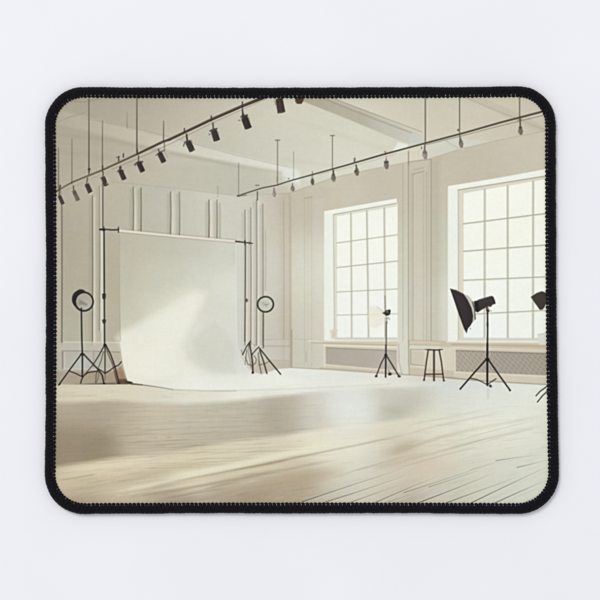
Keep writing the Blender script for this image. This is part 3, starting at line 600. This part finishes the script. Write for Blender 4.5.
    L([(238, 196.2), (246, 195)], 1.4, (120, 112, 100), .6, 1); E(238.2, 195.8, 1.5, .9, (100, 94, 84), .8)
    for x, y0, y1, w, a in ((238.6, 163, 195, .8, .55), (217.8, 186, 197, .7, .4), (277.5, 140, 184, .9, .75), (293.6, 152, 180, .7, .5), (332.4, 136, 169, .9, .8), (312.5, 171.6, 175, .8, .8),
                            (425.3, 97, 143.6, 1.2, .9), (459.6, 97, 134, 1.1, .92), (519.6, 97, 118, 1.2, .9), (408.5, 150, 165, .6, .4)):
        L([(x, y0), (x, y1)], w, (92, 86, 76), a * .8, .8)
    L([(275.4, 140.2), (279.6, 140.2)], 1.1, (130, 124, 110), .85, .9); L([(330.4, 135.6), (334.4, 135.6)], 1.0, (110, 104, 92), .8, .9); L([(277.3, 177), (277.3, 182)], 1.6, (150, 144, 130), .7, .9)
    L([(255.8, 185.4), (258.8, 185.4)], 1.1, (110, 104, 92), .75, .9); L([(257.4, 191.8), (257.4, 200)], 1.1, (96, 88, 78), .85, .9); E(288.6, 178.6, .7, .6, (84, 78, 70), .8)
    def bulb(x, y, rx, ry, col, ytop):
        L([(x - .2, ytop), (x - .1, y - ry + 1)], 1.0, (110, 102, 90), .8, .9)
        P([(x - rx * .6, y - ry), (x + rx * .5, y - ry), (x + rx, y), (x + rx * .7, y + ry), (x - rx * .2, y + ry * 1.1), (x - rx, y + ry * .2)], col, .92, 1.1)
        E(x - rx * .3, y + ry * .2, rx * .35, ry * .4, tuple(min(255, c + 34) for c in col), .6, 0, 1)
    bulb(274.2, 193.8, 1.9, 3, (150, 143, 128), 188); P([(272.6, 187.6), (275, 187.6), (275.2, 190)], (170, 162, 148), .6, 1)
    bulb(292.6, 188.6, 2.2, 2.6, (132, 122, 112), 183.6); bulb(312.4, 181.6, 1.9, 3.2, (96, 88, 76), 175.6); E(312, 186, 1.3, 1, (196, 190, 176), .6)
    E(311.4, 178, 1, 2, (190, 186, 172), .5); bulb(333.4, 177.6, 2.4, 3.8, (116, 110, 96), 170); E(334, 181.4, 1.6, 1.2, (176, 168, 152), .6); L([(333.2, 170.6), (333.6, 175)], 1.5, (76, 70, 62), .8, .9)
    L([(354.6, 158.6), (354.6, 162)], 2.0, (110, 104, 90), .75, 1); L([(356, 165), (356.6, 168.4)], 1.4, (92, 86, 74), .85, .9); bulb(356.8, 171.8, 2.3, 3.6, (112, 106, 92), 166); P([(354.2, 170.6), (357, 170), (357, 171.8), (354.4, 172.4)], (78, 72, 62), .8, .9)
    L([(384.8, 151.6), (386, 152.4)], 1.2, (120, 112, 98), .8, .9); L([(386.2, 156.4), (386.2, 160)], 1.4, (180, 172, 156), .8, .9); bulb(386.4, 164.8, 2.5, 4, (122, 114, 102), 159); P([(384, 161), (388.6, 161), (388.8, 163), (384, 163.4)], (82, 76, 68), .75, .9)
    L([(424.8, 144), (424.6, 150)], 1.4, (110, 100, 90), .85, .9); bulb(424.9, 154.6, 2.7, 4.2, (148, 138, 132), 147); E(424.9, 152.4, 2.3, 1.6, (124, 114, 108), .7); E(421.6, 147.8, .6, 1.2, (110, 98, 92), .8)
    E(458.2, 130, 1.1, 1.1, (92, 86, 76), .75); L([(459.8, 135), (460, 140)], 1.1, (100, 92, 82), .85, .9); bulb(461.1, 143.8, 2.3, 3.7, (128, 120, 106), 138); L([(460, 140), (459.4, 143)], .8, (66, 60, 52), .7, .8); L([(459, 148.6), (464, 148.9)], .8, (216, 208, 192), .6, 1)
    L([(520, 117), (520.2, 126)], 1.4, (86, 78, 66), .9, .9); L([(517.4, 120.4), (522, 119.4)], .7, (96, 88, 76), .5, .8); bulb(520.5, 131, 2.5, 3.6, (118, 110, 94), 124); E(520.4, 127.4, 1.6, 1, (70, 62, 54), .8)
    # ---- cloth weave and ink mottle of the print itself
    img = C.img
    r = C.rng
    k = np.array([.01, .17, .64, .17, .01], np.float32)
    for ax in (0, 1):
        pad_ = np.pad(img, [(2, 2) if q == ax else (0, 0) for q in range(3)], mode='edge')
        img = sum(k[q] * np.take(pad_, range(q, q + img.shape[ax]), axis=ax) for q in range(5))
    big = img
    for ax in (0, 1):
        kb = np.exp(-0.5 * (np.arange(-6, 7) / 2.6) ** 2).astype(np.float32); kb /= kb.sum()
        pad_ = np.pad(big, [(6, 6) if q == ax else (0, 0) for q in range(3)], mode='edge')
        big = sum(kb[q] * np.take(pad_, range(q, q + img.shape[ax]), axis=ax) for q in range(13))
    img = img + 0.38 * (img - big)                       # the print's own sharpening: pale rims beside dark lines
    img = np.where(img > 208, img, np.where(img > 120, 208 + (img - 208) * 1.13, img * (208 - 88 * 1.13) / 120))   # punchier print
    # ink density: mid tones print a little heavier and warmer than they were mixed
    img = img - np.array([2.0, 1.6, 1.7], np.float32) * (np.clip(240 - img, 0, None) / 50) ** 1.5 * np.clip(img / 140, 0, 1)
    img = img - np.array([.4, .3, .6], np.float32)
    n = smooth_noise(r, PH, PW, 2.2, 2.2) * 1.9 + smooth_noise(r, PH, PW, 9, 7) * .9 + smooth_noise(r, PH, PW, 60, 50) * 1.1 + smooth_noise(r, PH, PW, 14, 2.2) * 1.0 + smooth_noise(r, PH, PW, 2.2, 12) * .8
    jj, ii = np.mgrid[0:PH, 0:PW]
    n = n + .3 * np.sin(ii * 2.1) * np.cos(jj * 2.3)
    img += n[..., None]
    img[..., 0] += smooth_noise(r, PH, PW, 40, 40) * 1.1
    img[..., 2] += smooth_noise(r, PH, PW, 30, 30) * 1.5
    return np.clip(img, 0, 255)
# PAINT-END

# ------------------------------------------------------------------ outline of the mat, in photograph pixels
def outline_px(n_arc=26, n_side=60):
    """outer hem, clockwise from the top left corner; the long sides bow a little"""
    TL, TRc, BR, BL = (45.0, 87.0), (555.9, 86.4), (558.9, 513.9), (44.8, 513.9)
    RTL, RTR, RBR, RBL = 38.5, 38.0, 41.0, 39.5
    def side(p, q, bow, nx, ny):
        return [(p[0] + (q[0] - p[0]) * t + nx * bow * 4 * t * (1 - t), p[1] + (q[1] - p[1]) * t + ny * bow * 4 * t * (1 - t))
                for t in [k / n_side for k in range(n_side)]]
    def arc(cx, cy, r, a0):
        return [(cx + r * math.cos(math.radians(a0 + 90 * k / n_arc)), cy + r * math.sin(math.radians(a0 + 90 * k / n_arc))) for k in range(n_arc)]
    pts = []
    pts += arc(TL[0] + RTL, TL[1] + RTL, RTL, 180)
    pts += side((TL[0] + RTL, TL[1]), (TRc[0] - RTR, TRc[1]), 0.9, 0, 1)
    pts += arc(TRc[0] - RTR, TRc[1] + RTR, RTR, 270)
    pts += side((TRc[0], TRc[1] + RTR), (BR[0], BR[1] - RBR), 0.9, -1, 0)
    pts += arc(BR[0] - RBR, BR[1] - RBR, RBR, 0)
    pts += side((BR[0] - RBR, BR[1]), (BL[0] + RBL, BL[1]), 0.7, 0, -1)
    pts += arc(BL[0] + RBL, BL[1] - RBL, RBL, 90)
    pts += side((BL[0], BL[1] - RBL), (TL[0], TL[1] + RTL), 0.9, 1, 0)
    return np.array(pts)

OUT = outline_px()
def resample(P, n):
    """n evenly spaced points round the closed line P, with inward unit normals"""
    Q = np.vstack([P, P[:1]])
    L = np.concatenate([[0], np.cumsum(np.hypot(*(Q[1:] - Q[:-1]).T))])
    s = np.arange(n) / n * L[-1]
    p = np.stack([np.interp(s, L, Q[:, 0]), np.interp(s, L, Q[:, 1])], 1)
    k = max(2, n // 500)
    t = np.roll(p, -k, 0) - np.roll(p, k, 0)
    t /= np.hypot(t[:, 0], t[:, 1])[:, None]
    return p, t, np.stack([-t[:, 1], t[:, 0]], 1), L[-1]      # clockwise on screen (y down): inward = left-turned
def to_world(px, py, z):
    f = S * (1.0 - z / CAM_H)
    return np.stack([(px - 300) * f, (300 - py) * f, z], -1)

def mesh_obj(name, verts, faces, mat, parent=None, smooth=True):
    me = bpy.data.meshes.new(name)
    v = np.asarray(verts, np.float32).reshape(-1, 3); f = np.asarray(faces, np.int32)
    me.vertices.add(len(v)); me.vertices.foreach_set("co", v.ravel())
    n, k = f.shape
    me.loops.add(n * k); me.loops.foreach_set("vertex_index", f.ravel())
    me.polygons.add(n); me.polygons.foreach_set("loop_start", np.arange(n, dtype=np.int32) * k)
    me.polygons.foreach_set("use_smooth", np.full(n, smooth, bool))
    me.update(calc_edges=True); me.validate()
    me.materials.append(mat)
    o = bpy.data.objects.new(name, me); scene.collection.objects.link(o)
    if parent: o.parent = parent
    return o

def sweep(P, closed_u=True, closed_v=True):
    """faces for a (nu, nv) grid of vertices"""
    nu, nv = P
    u = np.arange(nu if closed_u else nu - 1); v = np.arange(nv if closed_v else nv - 1)
    U, V = np.meshgrid(u, v, indexing='ij'); U2 = (U + 1) % nu; V2 = (V + 1) % nv
    return np.stack([U * nv + V, U2 * nv + V, U2 * nv + V2, U * nv + V2], -1).reshape(-1, 4)

# ------------------------------------------------------------------ materials
def new_mat(name):
    m = bpy.data.materials.new(name); m.use_nodes = True
    nt = m.node_tree; b = nt.nodes["Principled BSDF"]
    return m, nt, b

INK_GAIN = 1.0
def mat_print():
    m, nt, b = new_mat("printed_polyester")
    a = nt.nodes.new("ShaderNodeVertexColor"); a.layer_name = "ink"
    nt.links.new(a.outputs["Color"], b.inputs["Base Color"])
    b.inputs["Roughness"].default_value = 0.82
    b.inputs["Specular IOR Level"].default_value = 0.12
    tc = nt.nodes.new("ShaderNodeTexCoord")
    w1 = nt.nodes.new("ShaderNodeTexWave"); w1.bands_direction = 'X'; w1.inputs["Scale"].default_value = 560; w1.inputs["Distortion"].default_value = .6
    w2 = nt.nodes.new("ShaderNodeTexWave"); w2.bands_direction = 'Y'; w2.inputs["Scale"].default_value = 560; w2.inputs["Distortion"].default_value = .6
    mx = nt.nodes.new("ShaderNodeMath"); mx.operation = 'ADD'
    for w in (w1, w2): nt.links.new(tc.outputs["Object"], w.inputs["Vector"])
    nt.links.new(w1.outputs["Fac"], mx.inputs[0]); nt.links.new(w2.outputs["Fac"], mx.inputs[1])
    bp = nt.nodes.new("ShaderNodeBump"); bp.inputs["Strength"].default_value = 0.10; bp.inputs["Distance"].default_value = 0.00006
    nt.links.new(mx.outputs[0], bp.inputs["Height"]); nt.links.new(bp.outputs["Normal"], b.inputs["Normal"])
    return m
def mat_thread(name, col, rough, bump):
    m, nt, b = new_mat(name)
    tc = nt.nodes.new("ShaderNodeTexCoord")
    n = nt.nodes.new("ShaderNodeTexNoise"); n.inputs["Scale"].default_value = 900; n.inputs["Detail"].default_value = 3
    nt.links.new(tc.outputs["Object"], n.inputs["Vector"])
    r = nt.nodes.new("ShaderNodeValToRGB")
    r.color_ramp.elements[0].position = .32; r.color_ramp.elements[0].color = tuple(c * .45 for c in col) + (1,)
    r.color_ramp.elements[1].position = .72; r.color_ramp.elements[1].color = tuple(c * 1.6 for c in col) + (1,)
    nt.links.new(n.outputs["Fac"], r.inputs["Fac"]); nt.links.new(r.outputs["Color"], b.inputs["Base Color"])
    b.inputs["Roughness"].default_value = rough; b.inputs["Specular IOR Level"].default_value = .12
    b.inputs["Sheen Weight"].default_value = .03; b.inputs["Sheen Roughness"].default_value = .5
    bp = nt.nodes.new("ShaderNodeBump"); bp.inputs["Strength"].default_value = bump; bp.inputs["Distance"].default_value = 0.0002
    nt.links.new(n.outputs["Fac"], bp.inputs["Height"]); nt.links.new(bp.outputs["Normal"], b.inputs["Normal"])
    return m
def mat_rubber():
    m, nt, b = new_mat("black_foam_rubber")
    n = nt.nodes.new("ShaderNodeTexNoise"); n.inputs["Scale"].default_value = 1500
    r = nt.nodes.new("ShaderNodeValToRGB"); r.color_ramp.elements[0].color = (.012, .012, .013, 1); r.color_ramp.elements[1].color = (.03, .03, .032, 1)
    nt.links.new(n.outputs["Fac"], r.inputs["Fac"]); nt.links.new(r.outputs["Color"], b.inputs["Base Color"])
    b.inputs["Roughness"].default_value = .9
    return m
def mat_table():
    m, nt, b = new_mat("matte_white_board")
    tc = nt.nodes.new("ShaderNodeTexCoord")
    n = nt.nodes.new("ShaderNodeTexNoise"); n.inputs["Scale"].default_value = 14; n.inputs["Detail"].default_value = 4
    r = nt.nodes.new("ShaderNodeValToRGB")
    r.color_ramp.elements[0].position = .3; r.color_ramp.elements[0].color = TABLE_A + (1,)
    r.color_ramp.elements[1].position = .7; r.color_ramp.elements[1].color = TABLE_B + (1,)
    nt.links.new(tc.outputs["Object"], n.inputs["Vector"]); nt.links.new(n.outputs["Fac"], r.inputs["Fac"])
    nt.links.new(r.outputs["Color"], b.inputs["Base Color"])
    b.inputs["Roughness"].default_value = .75; b.inputs["Specular IOR Level"].default_value = .2
    n2 = nt.nodes.new("ShaderNodeTexNoise"); n2.inputs["Scale"].default_value = 700; n2.inputs["Detail"].default_value = 4
    nt.links.new(tc.outputs["Object"], n2.inputs["Vector"])
    bp = nt.nodes.new("ShaderNodeBump"); bp.inputs["Strength"].default_value = .12; bp.inputs["Distance"].default_value = .0002
    nt.links.new(n2.outputs["Fac"], bp.inputs["Height"]); nt.links.new(bp.outputs["Normal"], b.inputs["Normal"])
    return m
TABLE_A = (.800, .800, .832)
TABLE_B = (.826, .826, .856)

# ------------------------------------------------------------------ the white surface under the mat
def build_table():
    import bmesh
    me = bpy.data.meshes.new("tabletop"); bm = bmesh.new()
    bmesh.ops.create_cube(bm, size=1.0)
    for v in bm.verts: v.co = (v.co.x * 1.6, v.co.y * 1.2, v.co.z * .03 - .015)
    bmesh.ops.bevel(bm, geom=bm.edges[:], offset=.003, segments=3, affect='EDGES')
    bm.to_mesh(me); bm.free(); me.materials.append(mat_table())
    o = bpy.data.objects.new("tabletop", me); scene.collection.objects.link(o)
    o["label"] = "plain matte white surface lying under the mouse pad"
    o["category"] = "tabletop"
    o["kind"] = "structure"
build_table()

# ------------------------------------------------------------------ the mouse pad
pad = bpy.data.objects.new("mouse_pad", None)
pad.empty_display_size = .05
scene.collection.objects.link(pad)
pad["label"] = "rectangular mouse pad printed with a pale photo studio scene, black overlocked edge and rounded corners"
pad["category"] = "mouse pad"

T_TOP = 0.0030                                   # height of the printed cloth
PITCH = 4.12                                     # px between two stitches of the overlock
m_yarn = mat_thread("black_yarn", (.0042, .0034, .0052), .8, .5)
m_loop = mat_thread("black_yarn_loop", (.0045, .0034, .0062), .75, .4)
m_pale = mat_thread("pale_under_thread", (.31, .30, .34), .8, .3)

def build_base():
    p, t, nrm, _ = resample(OUT, 600)
    rings = []
    for off, z in ((4.5, .0), (3.4, .0004), (3.2, .0014), (3.6, .0024), (4.6, .0028)):
        q = p + nrm * off
        rings.append(to_world(q[:, 0], q[:, 1], z + 0 * q[:, 0]))
    V = np.stack(rings, 1); n, k = V.shape[:2]
    f = sweep((n, k), True, False)
    import bmesh
    o = mesh_obj("rubber_base", V, f, mat_rubber(), pad)
    bm = bmesh.new(); bm.from_mesh(o.data); bm.verts.ensure_lookup_table()
    bm.faces.new([bm.verts[i * k] for i in range(n)]); bm.faces.new([bm.verts[i * k + k - 1] for i in reversed(range(n))])
    bmesh.ops.recalc_face_normals(bm, faces=bm.faces); bm.to_mesh(o.data); bm.free()
build_base()

def srgb_lin(c):
    c = c / 255.0
    return np.where(c <= .04045, c / 12.92, ((c + .055) / 1.055) ** 2.4)

def build_print():
    img = srgb_lin(paint()) * INK_GAIN
    X, Y = np.meshgrid(PX0 + np.arange(PW) / PS, PY0 + np.arange(PH) / PS)
    V = to_world(X, Y, T_TOP + 0 * X).reshape(-1, 3)
    # keep the cells that lie under or inside the stitched hem
    p, t, nrm, _ = resample(OUT, 900)
    q = p + nrm * 6.6
    ins = np.zeros(X.shape, bool)
    for i in range(len(q)):
        ax, ay = q[i]; bx, by = q[(i + 1) % len(q)]
        if ay == by: continue
        lo, hi = min(ay, by), max(ay, by)
        j0 = max(0, int(math.floor((lo - PY0) * PS)) - 1); j1 = min(PH, int(math.ceil((hi - PY0) * PS)) + 2)
        if j1 <= j0: continue
        yy = Y[j0:j1]; c = ((ay > yy) != (by > yy)) & (X[j0:j1] < (bx - ax) * (yy - ay) / (by - ay) + ax)
        ins[j0:j1] ^= c
    cell = ins[:-1, :-1] & ins[1:, :-1] & ins[:-1, 1:] & ins[1:, 1:]
    J, I = np.nonzero(cell)
    a = J * PW + I
    F = np.stack([a + PW, a + PW + 1, a + 1, a], -1)
    used = np.zeros(PW * PH, bool); used[F.ravel()] = True
    idx = np.cumsum(used) - 1
    V = V[used]; F = idx[F]; C = img.reshape(-1, 3)[used]
    o = mesh_obj("printed_cloth", V, F, mat_print(), pad, smooth=False)
    ca = o.data.color_attributes.new("ink", 'FLOAT_COLOR', 'POINT')
    ca.data.foreach_set("color", np.concatenate([C, np.ones((len(C), 1))], 1).astype(np.float32).ravel())
    o["label"] = "printed picture of a bright loft photo studio with white backdrop, track lights, tripods and tall windows"
build_print()

rs = np.random.RandomState(5)
def periodic(n, cells, rng):
    g = rng.uniform(-1, 1, cells); x = np.arange(n) / n * cells; i = x.astype(int); f = x - i; f = f * f * (3 - 2 * f)
    return g[i % cells] * (1 - f) + g[(i + 1) % cells] * f

per = resample(OUT, 400)[3]
NST = int(round(per / PITCH))
def build_band():
    """overlocked hem: yarn wrapped round the rim, ridged stitch by stitch"""
    n = NST * 14
    p, t, nrm, _ = resample(OUT, n)
    s = np.arange(n) / 14.0
    wob = periodic(n, 46, rs) * .25 + periodic(n, 300, rs) * .2
    fine = periodic(n, NST * 4, rs)
    # profile (inset px, height m) from the outer foot over the top to the inner lip
    prof = [(1.6, .0000), (.55, .0004), (.05, .0011), (.0, .0018), (.3, .0026), (1.0, .0033), (2.1, .0038), (3.4, .00405), (4.7, .0040), (5.9, .00375), (6.9, .00345), (7.6, .0031), (7.9, .0028), (6.0, .0024)]
    V = []
    for k, (off, z) in enumerate(prof):
        top = math.sin(math.pi * min(1, k / 11.0))
        slant = off * .16                                   # yarn leans along the rim
        ph = s - slant
        ridge = (np.abs(np.cos(math.pi * ph)) ** .7 - .6) * .00017 + np.cos(2 * math.pi * ph * 3 + 1.3 * fine) * .00006 + fine * .00006
        o = off + wob * (1 - off / 9) - (ridge / S) * (.9 if k < 5 else 0) * .8
        zz = z + ridge * top
        q = p + nrm * o[:, None]
        V.append(to_world(q[:, 0], q[:, 1], np.maximum(zz, 0)))
    V = np.stack(V, 1)
    return mesh_obj("overlocked_edge", V, sweep((n, len(prof)), True, True), m_yarn, pad)
band = build_band()

def tubes(paths, radii, nseg=6):
    """many short tubes in one mesh; paths (m, k, 3), radii (m, k)"""
    paths = np.asarray(paths); radii = np.asarray(radii)
    m, k = paths.shape[:2]
    tg = np.gradient(paths, axis=1); tg /= np.linalg.norm(tg, axis=2, keepdims=True) + 1e-12
    up = np.array([0, 0, 1.0]); sd = np.cross(tg, up); sd /= np.linalg.norm(sd, axis=2, keepdims=True) + 1e-9
    u2 = np.cross(sd, tg)
    ang = np.arange(nseg) / nseg * 2 * math.pi
    ring = paths[:, :, None] + radii[:, :, None, None] * (np.cos(ang)[None, None, :, None] * sd[:, :, None] + np.sin(ang)[None, None, :, None] * u2[:, :, None])
    V = ring.reshape(-1, 3)
    f = sweep((k, nseg), False, True)
    F = (f[None] + (np.arange(m) * k * nseg)[:, None, None]).reshape(-1, 4)
    return V, F

def stitch_frames():
    p, t, nrm, _ = resample(OUT, NST * 8)
    return p, t, nrm
def build_fingers():
    """the yarn ends that reach over the cloth, one per stitch"""
    p, t, nrm = stitch_frames()
    paths, radii = [], []
    for i in range(NST):
        j = i * 8
        a = rs.uniform(-.5, .5); w = rs.uniform(.92, 1.3)
        pts = []; rr = []
        for off, z, al, r in ((4.4, .0038, -.9, 1.3), (5.8, .0037, -.5, 1.5), (7.0, .00352, -.15, 1.5), (8.2, .0033, .15, 1.78), (9.1, .00318, .4, 1.5), (9.9, .00305, .6, .95), (10.5, .0029, .7, .5)):
            q = p[j] + nrm[j] * off + t[j] * (al + a * .6)
            pts.append(to_world(q[0], q[1], np.float64(z))); rr.append(r * w * S)
        paths.append(pts); radii.append(rr)
    V, F = tubes(paths, radii, 8)
    return mesh_obj("wrap_stitches", V, F, m_loop, pad)
build_fingers()
def build_chain():
    """looper thread that runs along the inner rim and ties the stitches together"""
    p, t, nrm, _ = resample(OUT, NST * 8)
    n = NST * 8; s = np.arange(n) / 8.0
    off = 9.85 + .38 * np.cos(2 * math.pi * (s - .12)) + periodic(n, NST, rs) * .16
    z = .00325 + .00012 * np.cos(2 * math.pi * s)
    q = p + nrm * off[:, None]
    c = to_world(q[:, 0], q[:, 1], z)
    tg = np.roll(c, -1, 0) - np.roll(c, 1, 0); tg /= np.linalg.norm(tg, axis=1, keepdims=True)
    sd = np.cross(tg, [0, 0, 1.0]); sd /= np.linalg.norm(sd, axis=1, keepdims=True); up = np.cross(sd, tg)
    r = S * (.62 + .14 * np.cos(2 * math.pi * s))
    ang = np.arange(8) / 8 * 2 * math.pi
    V = c[:, None] + r[:, None, None] * (np.cos(ang)[None, :, None] * sd[:, None] + np.sin(ang)[None, :, None] * up[:, None])
    mesh_obj("looper_thread", V, sweep((n, 8)), m_loop, pad)
build_chain()
def build_under():
    """pale needle thread that shows as a fleck between two wraps"""
    p, t, nrm, _ = resample(OUT, NST * 8)
    paths, radii = [], []
    for i in range(NST):
        j = i * 8 + 4
        # the flecks are long on the top and bottom hems, small on the left one, missing here and there
        side_ = abs(nrm[j][1])
        big = (.65 + .45 * side_) * rs.uniform(.35, 1.15)
        if rs.rand() < .1: big *= .3
        pts = []; rr = []
        for off, al in ((7.6, -.25), (8.2, -.1), (8.8, .08), (9.3, .2)):
            q = p[j] + nrm[j] * off + t[j] * (al + .1)
            pts.append(to_world(q[0], q[1], np.float64(.00345))); rr.append(S * .42 * big * (1 if 8 < off < 9 else .5))
        paths.append(pts); radii.append(rr)
    V, F = tubes(paths, radii, 6)
    mesh_obj("needle_thread", V, F, m_pale, pad)
build_under()
